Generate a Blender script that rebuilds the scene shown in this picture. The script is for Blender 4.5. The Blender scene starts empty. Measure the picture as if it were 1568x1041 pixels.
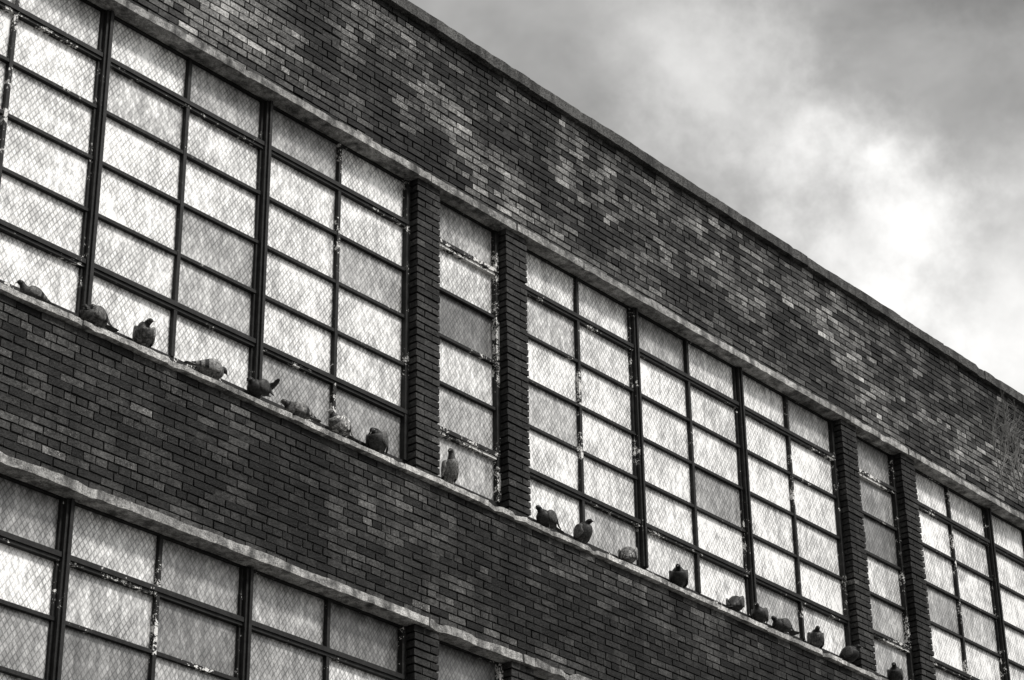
import bpy, math, random
from mathutils import Vector, Matrix, noise
random.seed(7)
sc=bpy.context.scene
Z0=1.6           # camera eye height above the ground
FY=12.0          # facade plane
PER=6.56; BAY=5.115; PW=0.2825; NW=0.88
BAYS=[14.20+PER*k for k in range(-2,4)]
XL=BAYS[0]-0.6; XR=BAYS[-1]+BAY+0.6
STOREY=4.13
TINT=(1,.988,.96)
PT=12.395

# ------------------------------------------------------------------ helpers
def link(o,parent=None):
    sc.collection.objects.link(o)
    if parent: o.parent=parent
    return o
class MB:
    def __init__(s): s.v=[];s.f=[];s.t=[];s.uv=[]
    def box(s,x0,x1,y0,y1,z0,z1,tone=0.,j=0.,back=True):
        n=len(s.v);r=(lambda:random.uniform(-j,j)) if j else (lambda:0)
        for z in (z0,z1):
            for (x,y) in ((x0,y0),(x1,y0),(x1,y1),(x0,y1)):
                s.v.append((x+r(),y+r(),z+r()))
        F=[(0,1,5,4),(1,2,6,5),(3,0,4,7),(4,5,6,7),(3,2,1,0)]
        if back: F.append((2,3,7,6))
        for f in F:
            s.f.append(tuple(n+i for i in f)); s.t.append(tone)
    def quad(s,pts,tone,uv=True):
        n=len(s.v);s.v+=pts;s.f.append((n,n+1,n+2,n+3));s.t.append(tone)
    def strip(s,x0,x1,y0,y1,z0,z1,tone=0,step=.06,amp=.004,chip=0.0,seed=0):
        n=max(2,int((x1-x0)/step));base=len(s.v)
        for i in range(n+1):
            x=x0+(x1-x0)*i/n
            def w(k,a=amp): return a*(noise.noise(Vector((x*3.1,k*7.3+seed,seed)))+.8*noise.noise(Vector((x*14.,k*3.3,seed+5))))
            c=0
            if chip:
                q=noise.noise(Vector((x*5.3,seed+31,0)))
                if q>.25: c=chip*(q-.25)*2.5*random.uniform(.5,1)
            s.v+= [(x,y0+w(1)+c,z0+w(2)),(x,y0+w(3)+c*.8,z1+w(4)-c*.5),(x,y1,z1+w(5)*.5),(x,y1,z0+w(6)*.5)]
        for i in range(n):
            a=base+i*4;b=a+4
            for k in range(4):
                s.f.append((a+k,a+(k+1)%4,b+(k+1)%4,b+k)); s.t.append(tone)
        s.f.append((base+3,base+2,base+1,base));s.t.append(tone)
        e=base+n*4;s.f.append((e,e+1,e+2,e+3));s.t.append(tone)
    def make(s,name,mat,parent=None,flip=False,uv=False,smooth=False):
        me=bpy.data.meshes.new(name);me.from_pydata(s.v,[],s.f)
        a=me.attributes.new("tone",'FLOAT','FACE');a.data.foreach_set("value",s.t)
        if uv:
            l=me.uv_layers.new(name="UVMap")
            for i in range(len(s.f)):
                for k,c in enumerate(((0,0),(1,0),(1,1),(0,1))): l.data[i*4+k].uv=c
        me.materials.append(mat);me.update()
        o=bpy.data.objects.new(name,me)
        if smooth:
            for p in me.polygons:p.use_smooth=True
        return link(o,parent)

class NT:
    def __init__(s,name,spec=.5):
        s.m=bpy.data.materials.new(name);s.m.use_nodes=True;s.n=s.m.node_tree
        s.b=s.n.nodes['Principled BSDF'];s.b.inputs['Specular IOR Level'].default_value=spec
    def N(s,t,**k):
        x=s.n.nodes.new(t)
        for a,b in k.items():
            setattr(x,a,b)
        return x
    def L(s,a,b): s.n.links.new(a,b)
    def math(s,op,a,b=None,c=None,clamp=False):
        x=s.N('ShaderNodeMath',operation=op,use_clamp=clamp)
        for i,v in enumerate((a,b,c)):
            if v is None: continue
            if hasattr(v,'links'): s.L(v,x.inputs[i])
            else: x.inputs[i].default_value=v
        return x.outputs[0]
    def obj(s): return s.N('ShaderNodeTexCoord').outputs['Object']
    def attr(s,nm='tone'):
        x=s.N('ShaderNodeAttribute');x.attribute_name=nm;return x.outputs['Fac']
    def noise(s,scale,detail=4,rough=.6,vec=None,map=None,dist=0):
        x=s.N('ShaderNodeTexNoise');x.inputs['Scale'].default_value=scale
        x.inputs['Detail'].default_value=detail;x.inputs['Roughness'].default_value=rough;x.inputs['Distortion'].default_value=dist
        v=vec or s.obj()
        if map:
            m=s.N('ShaderNodeMapping');s.L(v,m.inputs[0]);m.inputs['Scale'].default_value=map[0]
            if len(map)>1: m.inputs['Rotation'].default_value=map[1]
            v=m.outputs[0]
        s.L(v,x.inputs['Vector']);return x.outputs['Fac']
    def rng(s,v,a,b,c=0.,d=1.,clamp=True):
        x=s.N('ShaderNodeMapRange',clamp=clamp);s.L(v,x.inputs[0])
        for i,q in enumerate((a,b,c,d)): x.inputs[i+1].default_value=q
        return x.outputs[0]
    def tint(s,v,t=TINT):
        x=s.N('ShaderNodeCombineColor')
        for i in range(3): s.L(s.math('MULTIPLY',v,t[i]),x.inputs[i])
        return x.outputs[0]
    def bump(s,h,st=.5,d=.01):
        x=s.N('ShaderNodeBump');x.inputs['Strength'].default_value=st;x.inputs['Distance'].default_value=d
        s.L(h,x.inputs['Height']);s.L(x.outputs[0],s.b.inputs['Normal'])
    def col(s,v,t=TINT): s.L(s.tint(v,t),s.b.inputs['Base Color'])

# ------------------------------------------------------------------ materials
def m_brick():
    t=NT("weathered_brick",.18);a=t.attr()
    n=t.noise(34,3,.75);n2=t.noise(5,3,.7)
    gr=t.noise(3.2,3,.65,map=((1,1,.16),))
    v=t.math('MULTIPLY',a,t.rng(n,.3,.7,.25,1.75,False))
    v=t.math('MULTIPLY',v,t.rng(n2,.3,.7,.55,1.45))
    v=t.math('MULTIPLY',v,t.rng(gr,.38,.58,.42,1.15))
    bl=t.math('MULTIPLY',t.rng(t.noise(75,2,.7),.55,.68,0,.28),t.rng(a,.03,.18,.07,1))
    v=t.math('MAXIMUM',t.math('ADD',v,bl),.004)
    t.col(v);t.b.inputs['Roughness'].default_value=.75
    t.bump(t.noise(45,2,.7),.8,.008);return t.m
def m_mortar():
    t=NT("old_mortar",.1);n=t.noise(3,3,.6);n2=t.noise(70,1,.6)
    v=t.math('MULTIPLY',t.attr(),t.rng(n,.38,.62,.3,1.9));v=t.math('MULTIPLY',v,t.rng(n2,.3,.7,.5,1.5))
    t.col(v);t.b.inputs['Roughness'].default_value=.95;return t.m
def m_stone(name,lo,hi,sc_=14,stain=.5):
    t=NT(name,.25);n=t.noise(sc_,4,.75);n2=t.noise(90,2,.7);n3=t.noise(2.3,4,.6)
    st=t.noise(7,3,.6,map=((1,1,.1),))
    v=t.rng(n,.36,.62,lo,hi);v=t.math('MULTIPLY',v,t.rng(n2,.3,.7,.5,1.45))
    v=t.math('MULTIPLY',v,t.rng(n3,.38,.6,1-stain,1.1));v=t.math('MULTIPLY',v,t.rng(st,.36,.52,.4,1.1))
    t.col(v);t.b.inputs['Roughness'].default_value=.85;t.bump(n2,.8,.012);return t.m
def m_frame():
    t=NT("peeling_steel_frame",.2);a=t.attr()
    n=t.noise(14,4,.8);n2=t.noise(55,2,.7);n4=t.noise(2.5,2,.5)
    q=t.math('ADD',t.math('MULTIPLY',n,.65),t.math('MULTIPLY',n2,.35))
    q=t.math('ADD',q,t.math('MULTIPLY',t.math('SUBTRACT',n4,.5),.6))
    q=t.math('ADD',q,t.math('MULTIPLY',a,.42))
    f=t.rng(q,.665,.69)
    v=t.math('ADD',t.math('MULTIPLY',f,.62),t.rng(n,.3,.7,.004,.024))
    v=t.math('MULTIPLY',v,t.rng(n2,.3,.7,.7,1.2))
    t.col(v);t.b.inputs['Roughness'].default_value=.6;return t.m
def m_glass():
    t=NT("wired_glass");a=t.attr();o=t.obj()
    sep=t.N('ShaderNodeSeparateXYZ');t.L(o,sep.inputs[0]);X,Z=sep.outputs[0],sep.outputs[2]
    def lines(sg):
        u=t.math('ADD',t.math('DIVIDE',X,.046),t.math('MULTIPLY',Z,sg/.066))
        fr=t.math('FRACT',u);d=t.math('ABSOLUTE',t.math('SUBTRACT',fr,.5))
        return t.rng(d,.32,.47,0,1)
    w=t.math('MAXIMUM',lines(1),lines(-1))
    z1=t.noise(26,2,.6,map=((1,1,.25),(0,math.radians(30),0)))
    z2=t.noise(26,2,.6,map=((1,1,.25),(0,math.radians(-30),0)))
    fig=t.math('MAXIMUM',z1,z2);big=t.noise(3.5,4,.65);mid=t.noise(15,4,.75)
    tri=t.math('ABSOLUTE',t.math('SUBTRACT',t.math('FRACT',t.math('DIVIDE',X,.15)),.5))
    h=t.math('ADD',t.math('DIVIDE',Z,.12),t.math('MULTIPLY',tri,2.2));h=t.math('ADD',h,t.math('MULTIPLY',mid,1.6))
    ch=t.math('MULTIPLY',t.math('SINE',t.math('MULTIPLY',h,6.2832)),t.rng(big,.4,.6,.02,.16))
    v=t.math('MULTIPLY',a,t.rng(fig,.46,.74,.66,1.3))
    v=t.math('MULTIPLY',v,t.math('ADD',ch,1))
    v=t.math('MULTIPLY',v,t.rng(big,.3,.7,.68,1.32));v=t.math('MULTIPLY',v,t.rng(mid,.3,.7,.72,1.26))
    v=t.math('MULTIPLY',v,t.math('SUBTRACT',1,t.math('MULTIPLY',w,t.rng(big,.6,.4,.38,.68))))
    dr=t.noise(9,3,.7,map=((1,1,.12),))
    v=t.math('MULTIPLY',v,t.rng(dr,.32,.44,.68,1))
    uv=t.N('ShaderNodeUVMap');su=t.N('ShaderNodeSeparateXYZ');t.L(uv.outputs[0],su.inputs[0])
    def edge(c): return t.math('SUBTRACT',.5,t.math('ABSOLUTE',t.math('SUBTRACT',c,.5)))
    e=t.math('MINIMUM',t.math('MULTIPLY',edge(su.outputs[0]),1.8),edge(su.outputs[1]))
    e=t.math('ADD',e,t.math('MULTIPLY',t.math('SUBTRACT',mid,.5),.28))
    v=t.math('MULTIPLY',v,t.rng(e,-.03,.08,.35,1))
    v=t.math('MINIMUM',v,.9)
    t.col(v,(1,.993,.978));t.b.inputs['Roughness'].default_value=.28
    t.b.inputs['Specular IOR Level'].default_value=.6
    t.bump(z1,.3,.006);return t.m
def m_bird():
    t=NT("pigeon_feathers",.2);a=t.attr();n=t.noise(60,3,.7);n2=t.noise(160,2,.6,map=((.3,1,1),))
    v=t.math('MULTIPLY',a,t.rng(n,.35,.65,.3,1.7));v=t.math('MULTIPLY',v,t.rng(n2,.3,.7,.7,1.3))
    t.col(v);t.b.inputs['Roughness'].default_value=.55;return t.m
def m_plain(name,v,sc_=8,r=.9):
    t=NT(name,.3);n=t.noise(sc_,5,.7);t.col(t.rng(n,.3,.7,v*.7,v*1.3));t.b.inputs['Roughness'].default_value=r
    return t.m
BR=m_brick();MO=m_mortar();FR=m_frame();GL=m_glass();BI=m_bird()
LIN=m_stone("lintel_paint",.14,.46,15,.4);LED=m_stone("stone_sill",.20,.58,20,.4);COP=m_stone("coping_concrete",.025,.10,45,.3)

# ------------------------------------------------------------------ building
bld=bpy.data.objects.new("brick_factory_building",None);link(bld)
bricks=MB();mort=MB();lint=MB();ledg=MB();fram=MB();glas=MB();cop=MB()
CH=.0677
def tone(x,z,kind):
    p=noise.noise(Vector((x*.75,z*1.2,3.)))+.6*noise.noise(Vector((x*2.6,z*3.8,9.)))+.45*noise.noise(Vector((x*6.,z*9.,19.)))
    r=random.random()
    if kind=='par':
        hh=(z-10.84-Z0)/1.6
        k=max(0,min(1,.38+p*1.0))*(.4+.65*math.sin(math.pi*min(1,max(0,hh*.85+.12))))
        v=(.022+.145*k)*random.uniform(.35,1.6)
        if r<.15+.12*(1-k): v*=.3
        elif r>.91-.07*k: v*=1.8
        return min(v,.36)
    if kind=='span':
        base=.030+.024*max(-.9,min(1.2,p*1.6))
        v=base*random.uniform(.35,1.65)
        if r>.965: v*=2.4
        elif r<.12: v*=.35
        return v
    return .022*random.uniform(.5,1.5)*(1.9 if r>.95 else 1)
def wall(x0,x1,z0,z1,kind,mt):
    rec=.016 if kind=='par' else .011
    mort.box(x0,x1,FY+rec,FY+.35,z0,z1,mt)
    n=round((z1-z0)/CH);h=(z1-z0)/n
    gz=.0072 if kind=='par' else .0060
    for r in range(n):
        z=z0+r*h;head=(r%6==3);L=.107 if head else .213
        x=x0-random.uniform(0,.004)-(L*.5 if r%2 else 0)-(.05 if head else 0)
        while x<x1:
            a=max(x,x0)+.0055;b=min(x+L,x1)-.0055
            if b-a>.02:
                dy=random.uniform(-.003,.003)
                if random.random()<.012: dy=.008
                g=random.uniform(-.0018,.0018);g2=random.uniform(-.002,.001)
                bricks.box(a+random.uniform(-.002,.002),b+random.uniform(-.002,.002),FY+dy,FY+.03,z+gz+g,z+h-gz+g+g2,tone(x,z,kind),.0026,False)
            x+=L
def pier(x0,x1,z0,z1):
    mort.box(x0+.014,x1-.014,FY+.014,FY+.30,z0,z1,.010)
    n=round((z1-z0)/CH);h=(z1-z0)/n;w=x1-x0
    for r in range(n):
        z=z0+r*h;s=x0+(w*.66 if r%2 else w*.34);dy=random.uniform(-.004,.004)
        for a,b in ((x0,s-.004),(s+.004,x1)):
            bricks.box(a+random.uniform(-.004,.003),b+random.uniform(-.003,.004),FY+dy,FY+.22,z+.008,z+h-.008,tone(a,z,'pier'),.0025,False)
GY=12.14
def window(x0,x1,zt,ncol,heavy,dark,white=False):
    ps=.455;zb=zt-4*ps;top=zt+.46;bot=zb-ps
    w=(x1-x0)/ncol
    fram.box(x0,x1,GY-.03,GY+.04,top-.03,top+.03,.0)
    fram.box(x0,x1,GY-.03,GY+.04,bot-.05,bot+.03,.1)
    fram.box(x0,x0+.035,GY-.045,GY+.04,bot+.03,top-.03,.0)
    fram.box(x1-.045,x1,GY-.05,GY+.04,bot+.03,top-.03,.10 if not white else .24)
    rows=[(top-.03,zt),(zt,zt-ps),(zt-ps,zt-2*ps),(zt-2*ps,zt-3*ps),(zt-3*ps,zb),(zb,bot+.02)]
    for i in range(1,ncol):
        x=x0+i*w
        if i in heavy:
            fram.box(x-.034,x+.034,GY-.065,GY+.03,bot+.03,top-.03,.0)
            fram.box(x-.056,x+.056,GY-.028,GY+.02,bot+.031,top-.031,.1)
            fram.box(x-.012,x+.012,GY-.085,GY-.065,bot+.03,top-.03,-.1)
        else:
            fram.box(x-.016,x+.016,GY-.04,GY+.03,bot+.03,top-.03,random.choice((.0,.06,.14,.22)))
    for z,hv in ((zt,1),(zt-ps,0),(zt-2*ps,0),(zt-3*ps,0),(zb,1)):
        if hv:
            fram.box(x0+.001,x1-.001,GY-.055,GY+.029,z-.008,z+.030,-.05 if not white else .30)
            fram.box(x0+.001,x1-.001,GY-.042,GY+.028,z-.034,z-.008,.12 if not white else .5)
        else:
            fram.box(x0+.001,x1-.001,GY-.036,GY+.028,z-.014,z+.014,-.03)
    colt=[random.uniform(-.05,.05) for _ in range(ncol)]
    for i in range(ncol):
        for k,(a,b) in enumerate(rows):
            r=random.random()
            v=.96+colt[i]+random.uniform(-.14,.12)
            if k==0: v*=.9  # shade under the lintel soffit, put into the top row's pane tone
            if k==5: v*=.95
            if r<.16: v*=.6
            elif r<.21: v*=.42
            elif r>.88: v*=1.15
            if dark<1: v*=random.choice((1.25,1.1,.9,.6,.4))
            v*=dark
            if white: v*=.58
            xa,xb=x0+i*w+.002,x0+(i+1)*w-.002
            t1=random.uniform(-.005,.005);t2=random.uniform(-.005,.005)
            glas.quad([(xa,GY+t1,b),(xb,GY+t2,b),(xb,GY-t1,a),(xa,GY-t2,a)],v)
for s in range(3):
    dz=Z0-STOREY*s
    zt=10.32+dz;lb=10.765+dz;lt=10.835+dz;sb=7.90+dz;st=7.945+dz
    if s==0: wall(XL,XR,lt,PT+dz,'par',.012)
    else: wall(XL,XR,lt,sb+STOREY,'span',.022)
    dark={0:1.,1:.70,2:.7}[s]
    for B in BAYS:
        window(B,B+BAY,zt,6,(2,4),dark)
        p1=B+BAY;p2=p1+PW+NW
        pier(p1,p1+PW,st,lb);window(p1+PW,p2,zt,1,(),dark*.95,True);pier(p2,p2+PW,st,lb)
        amp=.005 if s==0 else .007
        broken=(s==1 and abs(B-14.2)<.1)
        lint.strip(B-.02,p1+.12,FY-.045,FY+.20,lb,lt,step=.03,amp=.016 if broken else amp,chip=.07 if broken else .02,seed=B+s*9)
        lint.strip(p1+.135,p2+.10,FY-.04,FY+.20,lb-.004,lt-.001,step=.04,amp=amp,chip=.04 if s else .02,seed=B+s*9+3)
        lint.strip(p2+.115,p2+PW-.03,FY-.046,FY+.20,lb-.002,lt-.001,step=.04,amp=amp,chip=.03,seed=B+s*9+5)
        x=B-.1
        while x<B+PER-.1:
            l=min(random.uniform(.7,1.3),B+PER-.1-x)
            ledg.strip(x+.003,x+l-.003,FY-.05+random.uniform(-.005,.005),FY+.2,sb,st+random.uniform(-.005,.003),step=.035,amp=.006,chip=.05,seed=x+s*50)
            x+=l
mort.box(BAYS[0]-.6,BAYS[0],FY+.02,FY+.35,0,10.835+Z0,.05)
wall(XL,XR,0,7.90+Z0-2*STOREY,'span',.022)
x=XL-.05
while x<XR:
    l=min(.92,XR+.05-x)
    cop.strip(x+.002,x+l-.002,FY-.06+random.uniform(-.003,.003),FY+.40,PT+Z0,12.512+Z0+random.uniform(-.003,.003),step=.05,amp=.006,chip=.02,seed=x)
    x+=l
bricks.make("brickwork",BR,bld);mort.make("mortar_wall",MO,bld);lint.make("lintels",LIN,bld)
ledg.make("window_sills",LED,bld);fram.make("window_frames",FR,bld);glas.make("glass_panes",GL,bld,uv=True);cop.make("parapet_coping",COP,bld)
body=MB();body.box(XL,XR,FY+.36,FY+18,0,12.0+Z0,.05);body.make("roof_and_rear_walls",MO,bld)

# ------------------------------------------------------------------ pigeons
def crom(P,n=4):
    out=[]
    for i in range(len(P)-1):
        p0=P[max(i-1,0)];p1=P[i];p2=P[i+1];p3=P[min(i+2,len(P)-1)]
        for k in range(n):
            t=k/n
            out.append(tuple(.5*((2*b)+(-a+c)*t+(2*a-5*b+4*c-d)*t*t+(-a+3*b-3*c+d)*t**3) for a,b,c,d in zip(p0,p1,p2,p3)))
    out.append(P[-1]);return out
def loft(mb,P,tf,seg=14,n=4):
    Q=crom(P,n);base=len(mb.v)
    for i,q in enumerate(Q):
        a=Vector(Q[max(i-1,0)][:3]);b=Vector(Q[min(i+1,len(Q)-1)][:3]);t=(b-a).normalized()
        side=Vector((0,0,1)).cross(t)
        side=Vector((0,1,0)) if side.length<.15 else side.normalized()
        if side.y<0: side=-side
        up=t.cross(side).normalized()
        if up.z<0 and abs(up.z)>.2: up=-up
        for k in range(seg):
            an=2*math.pi*k/seg
            mb.v.append(tuple(Vector(q[:3])+side*math.cos(an)*max(q[3],.0008)+up*math.sin(an)*max(q[4],.0008)))
    for i in range(len(Q)-1):
        for k in range(seg):
            a=base+i*seg+k;b=base+i*seg+(k+1)%seg
            mb.f.append((a,b,b+seg,a+seg));mb.t.append(tf((i+.5)/(len(Q)-1),k))
    mb.f.append(tuple(base+k for k in range(seg))[::-1]);mb.t.append(tf(0,0))
    e=base+(len(Q)-1)*seg;mb.f.append(tuple(e+k for k in range(seg)));mb.t.append(tf(1,0))
def pigeon(x,y,yaw,pitch=0,crouch=0,neck=1.,turn=0,fan=0,tailup=0,shade=1.,pied=0,size=1.,wingup=0,fluff=1.,look=0):
    mb=MB();cp=math.radians(pitch)
    zc=.115-crouch*.05
    def B(px,py,pz):
        return (px*math.cos(cp)-pz*math.sin(cp),py,zc+px*math.sin(cp)+pz*math.cos(cp))
    body=[(-.125,0,-.012,.010,.008),(-.095,0,-.008,.032,.026),(-.045,0,0,.052*fluff,.046*fluff),(.008,0,.002,.062*fluff,.06*fluff),(.052,0,.008,.056*fluff,.056*fluff)]
    P=[(*B(*q[:3]),q[3],q[4]) for q in body]
    s=Vector(B(.078,0,.028))
    ty=math.radians(turn)
    nk=Vector((.028*math.cos(ty),.028*math.sin(ty),.055*neck+.012))
    h=s+nk
    P.append((*s,.042*fluff,.043*fluff))
    P.append((*(s+nk*.5),.029,.031))
    P.append((*h,.0235,.0245))
    d=Vector((math.cos(ty),math.sin(ty),-.1-look)).normalized()
    P+=[(*(h+d*.018+Vector((0,0,.008))),.0225,.0225),(*(h+d*.036+Vector((0,0,.006))),.015,.015),(*(h+d*.046+Vector((0,0,.002))),.006,.006),(*(h+d*.066-Vector((0,0,.006))),.0015,.0018)]
    g=.062*shade
    def tf(t,k):
        if t>.93: return .2
        if t>.62: return g*.3*(1+4*pied*(t>.7))
        if t>.5: return g*.45
        return g*(1.25 if t<.3 else 1)*(1+pied*3*random.random()**2)
    loft(mb,P,tf)
    for sg in (1,-1):
        W=[(*B(.068,sg*.040*fluff,.018),.008,.018),(*B(.04,sg*.056*fluff,.014),.011,.040*fluff),(*B(-.02,sg*.057*fluff,.012),.011,.043*fluff),(*B(-.08,sg*.043*fluff,.004),.008,.030),(*B(-.13,sg*.027,-.004),.005,.015),(*B(-.175,sg*.016,-.012),.002,.004)]
        loft(mb,W,lambda t,k:g*(.2 if .52<t<.6 or .68<t<.76 or t>.86 else 2.2)*(1+pied*2*random.random()**2),10)
    nf=7
    for i in range(nf):
        f=(i/(nf-1)-.5);an=f*(math.radians(16)+fan)
        tu=tailup
        def T(l,w): return B(-.10-l*math.cos(an)*math.cos(tu),l*math.sin(an)+w,-.010-.002*abs(f)+l*math.sin(tu)-.12*l*(tu==0))
        lw=.010+.012*fan
        W=[(*T(0,0),.006,.003),(*T(.05,0),lw,.003),(*T(.10,0),lw*1.15,.0025),(*T(.125,0),lw*.5,.0015)]
        loft(mb,W,lambda t,k:g*(.3 if t>.72 else 1.0),6,2)
    for sg in (1,-1):
        hip=Vector(B(-.005,sg*.026,-.045));kn=Vector((.0,sg*.026,max(.04,hip.z*.55)));ft=Vector((.006,sg*.026,.006))
        loft(mb,[(*hip,.014,.014),(*kn,.006,.006),(*ft,.004,.004)],lambda t,k:.1,6,2)
        for a in (-35,0,35,180):
            e=ft+Vector((math.cos(math.radians(a))*.03,math.sin(math.radians(a))*.03,-.003))
            loft(mb,[(*ft,.004,.004),(*e,.0015,.0015)],lambda t,k:.1,5,1)
        pr=Vector((-d.y,d.x,0)).normalized();e=h+d*.022+Vector((0,0,.011))+pr*sg*.0205
        loft(mb,[(*(e-d*.004),.0005,.0005),(*e,.003,.004),(*(e+d*.004),.0005,.0005)],lambda t,k:.3,6,1)
    o=mb.make("pigeon",BI,smooth=True)
    o.location=(x,y,7.945+Z0+.002);o.rotation_euler=(0,0,math.radians(yaw));o.scale=(size,)*3
    return o
Y=12.005
pigeon(8.80,Y,175,crouch=1.2,neck=.5,shade=.5,size=.85,pied=.4)
pigeon(9.36,Y,185,crouch=.5,neck=.1,turn=130,shade=.5,fluff=1.2,pied=.4,fan=.2)
pigeon(9.83,Y,235,pitch=20,neck=.2,shade=.6,pied=1.,fluff=1.25,turn=40)
pigeon(10.49,Y,-10,crouch=.5,neck=.05,look=.7,shade=1.4,pitch=-6,fluff=1.15)
pigeon(10.99,Y,190,pitch=-8,crouch=.1,neck=.1,look=.8,fan=1.6,tailup=1.,shade=.28,fluff=1.15)
pigeon(11.40,Y,170,crouch=1,neck=.05,shade=.7,pied=.6,fluff=1.1)
pigeon(11.87,Y,185,pitch=14,crouch=.2,neck=.4,shade=.9,pied=2.6,fan=.3,fluff=1.15)
pigeon(12.30,Y,200,pitch=24,crouch=.1,neck=.0,look=.9,shade=.5,fluff=1.35)
pigeon(13.155,11.985,250,pitch=52,crouch=-.3,neck=.9,shade=2.0,turn=-40,size=1.05)
pigeon(14.42,Y,180,pitch=10,crouch=.2,neck=.3,shade=.35,fluff=1.2)
pigeon(14.91,Y,280,pitch=50,crouch=0,neck=.3,shade=.4,fluff=1.2)
pigeon(15.55,Y,35,pitch=22,crouch=.1,neck=.1,shade=1.1,fluff=1.35,pied=.4)
pigeon(16.30,Y,215,pitch=25,crouch=.1,neck=.1,shade=.25,fluff=1.35)
pigeon(17.18,Y,20,pitch=20,crouch=.1,neck=.1,shade=.38,fluff=1.3)
pigeon(17.58,Y,200,pitch=8,crouch=.2,neck=.3,shade=.32,fluff=1.2)
pigeon(17.94,Y,175,crouch=.4,neck=.2,shade=.32,fan=.5,fluff=1.2)
pigeon(18.52,Y,230,pitch=35,crouch=.1,neck=.2,shade=.65,fluff=1.25,pied=.4)
pigeon(19.09,Y,300,pitch=25,crouch=.2,neck=.2,shade=.22,fluff=1.3)
pigeon(19.95,Y,210,pitch=25,crouch=.1,neck=.3,shade=.28,fluff=1.2)

# ------------------------------------------------------------------ bare climbing vine near the far end of the parapet
vm=MB();rv=random.Random(3)
def twig(p,d,l,r,dep):
    pts=[(*p,r,r)];q=Vector(p);dd=Vector(d)
    for i in range(4):
        dd=(dd+Vector((rv.uniform(-.35,.35),rv.uniform(-.06,.05),rv.uniform(-.3,.35)))).normalized()
        q=q+dd*l/4;q.y=min(q.y,FY-.012);q.z=min(q.z,12.2+Z0)
        pts.append((*q,r*(1-.2*i),r*(1-.2*i)))
        if dep and rv.random()<.85:
            twig(tuple(q),dd+Vector((rv.uniform(-1,1),rv.uniform(-.2,.05),rv.uniform(-.6,.9))),l*.62,r*.6,dep-1)
    loft(vm,pts,lambda t,k:.05,5,1)
for i in range(6):
    twig((22.8+rv.uniform(-.4,.8),FY-.03,10.95+Z0+rv.uniform(-.05,.3)),(rv.uniform(-.9,.5),-.05,.8),.6,.008,3)
vm.make("bare_climbing_vine",m_plain("vine_bark",.2,40))

# ------------------------------------------------------------------ street
def sheet(name,x0,x1,y0,y1,z,mat,th=0):
    b=MB()
    if th: b.box(x0,x1,y0,y1,z-th,z)
    else: b.quad([(x0,y0,z),(x1,y0,z),(x1,y1,z),(x0,y1,z)],0)
    return b.make(name,mat)
sheet("ground",-1500,1500,-1500,1500,0,m_plain("ground_dirt",.1,.5))
sheet("road",-300,300,-1.0,7.6,.004,m_plain("asphalt",.05,30))
sheet("pavement",-300,300,7.75,11.98,.13,m_plain("paving_concrete",.25,6),.126)
sheet("kerb",-300,300,7.6,7.748,.135,m_plain("kerb_stone",.3,12),.131)
sheet("road_marking",-300,300,3.2,3.32,.008,m_plain("road_paint",.6,20))

# ------------------------------------------------------------------ sky and sun
SE=math.radians(50);SAZ=Vector((.25,-.95,0)).normalized()
sun_dir=Vector((SAZ.x*math.cos(SE),SAZ.y*math.cos(SE),math.sin(SE)))
w=bpy.data.worlds.new("World");sc.world=w;w.use_nodes=True
t=NT.__new__(NT);t.n=w.node_tree;bg=t.n.nodes['Background']
sky=t.N('ShaderNodeTexSky');sky.sky_type='NISHITA';sky.sun_disc=False;sky.sun_elevation=SE
sky.sun_rotation=math.atan2(sun_dir.x,sun_dir.y)
bw=t.N('ShaderNodeRGBToBW');t.L(sky.outputs[0],bw.inputs[0])
G=t.N('ShaderNodeTexCoord').outputs['Generated']
def wn(scale,det,ro,st=(1,1,1),loc=(0,0,0),dist=0):
    m=t.N('ShaderNodeMapping');t.L(G,m.inputs[0]);m.inputs['Scale'].default_value=st;m.inputs['Location'].default_value=loc
    x=t.N('ShaderNodeTexNoise');x.inputs['Scale'].default_value=scale;x.inputs['Detail'].default_value=det;x.inputs['Roughness'].default_value=ro;x.inputs['Distortion'].default_value=dist
    t.L(m.outputs[0],x.inputs['Vector']);return x.outputs['Fac']
warp=wn(12,6,.6,loc=(3,1,0))
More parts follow.
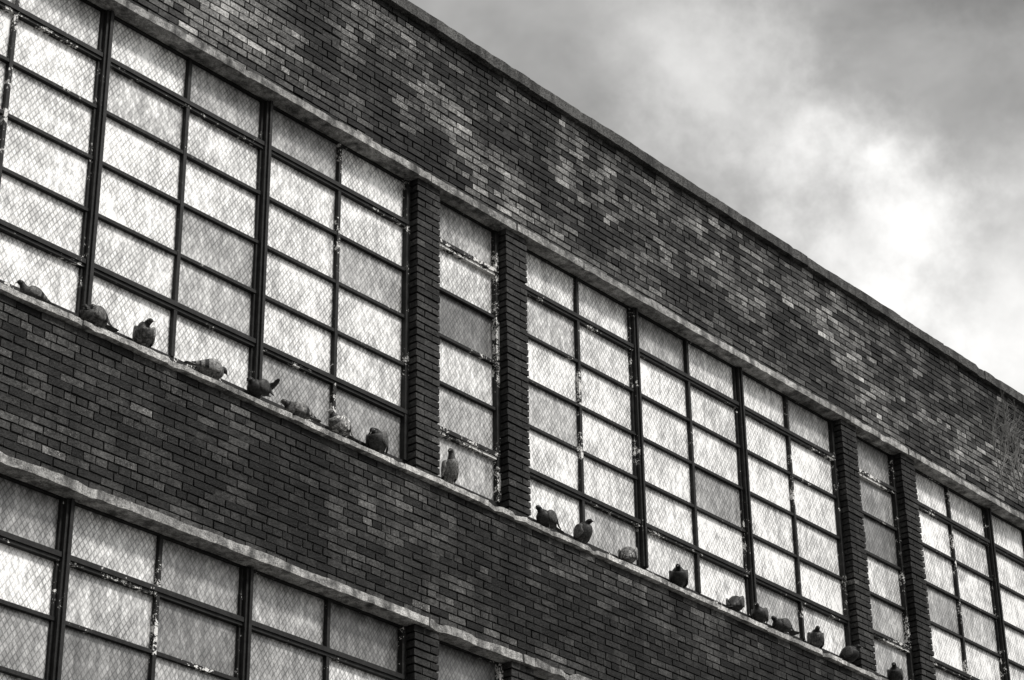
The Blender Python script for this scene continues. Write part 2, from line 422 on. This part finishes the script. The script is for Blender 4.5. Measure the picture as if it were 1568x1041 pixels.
def blob(az,el,rad,amp):
    a,e=math.radians(az),math.radians(el);d=(math.cos(a)*math.cos(e),math.sin(a)*math.cos(e),math.sin(e))
    x=t.N('ShaderNodeVectorMath',operation='DISTANCE');t.L(G,x.inputs[0]);x.inputs[1].default_value=d
    q=t.math('ADD',x.outputs['Value'],t.math('MULTIPLY',t.math('SUBTRACT',warp,.5),.16))
    r=t.N('ShaderNodeMapRange',interpolation_type='SMOOTHSTEP');t.L(q,r.inputs[0])
    r.inputs[1].default_value=math.radians(rad);r.inputs[2].default_value=0;r.inputs[3].default_value=0;r.inputs[4].default_value=1
    return t.math('MULTIPLY',r.outputs[0],amp)
c1=wn(8,5,.58,(1,1,1.5),(5.2,1.3,.4),.2)
v=t.rng(c1,.34,.68,-.10,.14,False)
v=t.math('ADD',v,.43)
for b in ((30.8,29.6,4.6,.45),(27.,27.6,6.0,.58),(33.5,32.6,4.0,.26),(35.5,34.3,3.6,.18),(25.5,35.6,4.2,-.17)):
    v=t.math('ADD',v,blob(*b))
v=t.math('MAXIMUM',v,.16)
x=t.N('ShaderNodeVectorMath',operation='DISTANCE');t.L(G,x.inputs[0]);x.inputs[1].default_value=sun_dir
v=t.math('ADD',v,t.rng(x.outputs['Value'],1.05,0,0,1.7))
v=t.math('ADD',t.math('MULTIPLY',v,9.),t.math('MULTIPLY',bw.outputs[0],.12))
cc=t.tint(v,(1,.993,.978));t.L(cc,bg.inputs[0]);bg.inputs[1].default_value=.1
sl=bpy.data.lights.new("sun",'SUN');sl.energy=3.2;sl.angle=math.radians(8);sl.color=(1,.98,.95)
so=bpy.data.objects.new("sun",sl);link(so);so.rotation_euler=sun_dir.to_track_quat('Z','Y').to_euler()

# ------------------------------------------------------------------ camera
yaw,pit,rol=[math.radians(a) for a in (40.637,27.615,-.786)]
fw=Vector((math.cos(yaw)*math.cos(pit),math.sin(yaw)*math.cos(pit),math.sin(pit)))
r=fw.cross(Vector((0,0,1))).normalized();u=r.cross(fw)
r2=r*math.cos(rol)+u*math.sin(rol);u2=-r*math.sin(rol)+u*math.cos(rol)
cam=bpy.data.cameras.new("camera");cam.sensor_width=36;cam.lens=36*3594.7/1568;cam.clip_end=5000
co=bpy.data.objects.new("camera",cam);link(co)
M=Matrix((r2,u2,-fw)).transposed().to_4x4();M.translation=Vector((0,0,Z0));co.matrix_world=M
sc.camera=co
sc.view_settings.view_transform='Standard';sc.view_settings.look='None';sc.view_settings.exposure=0
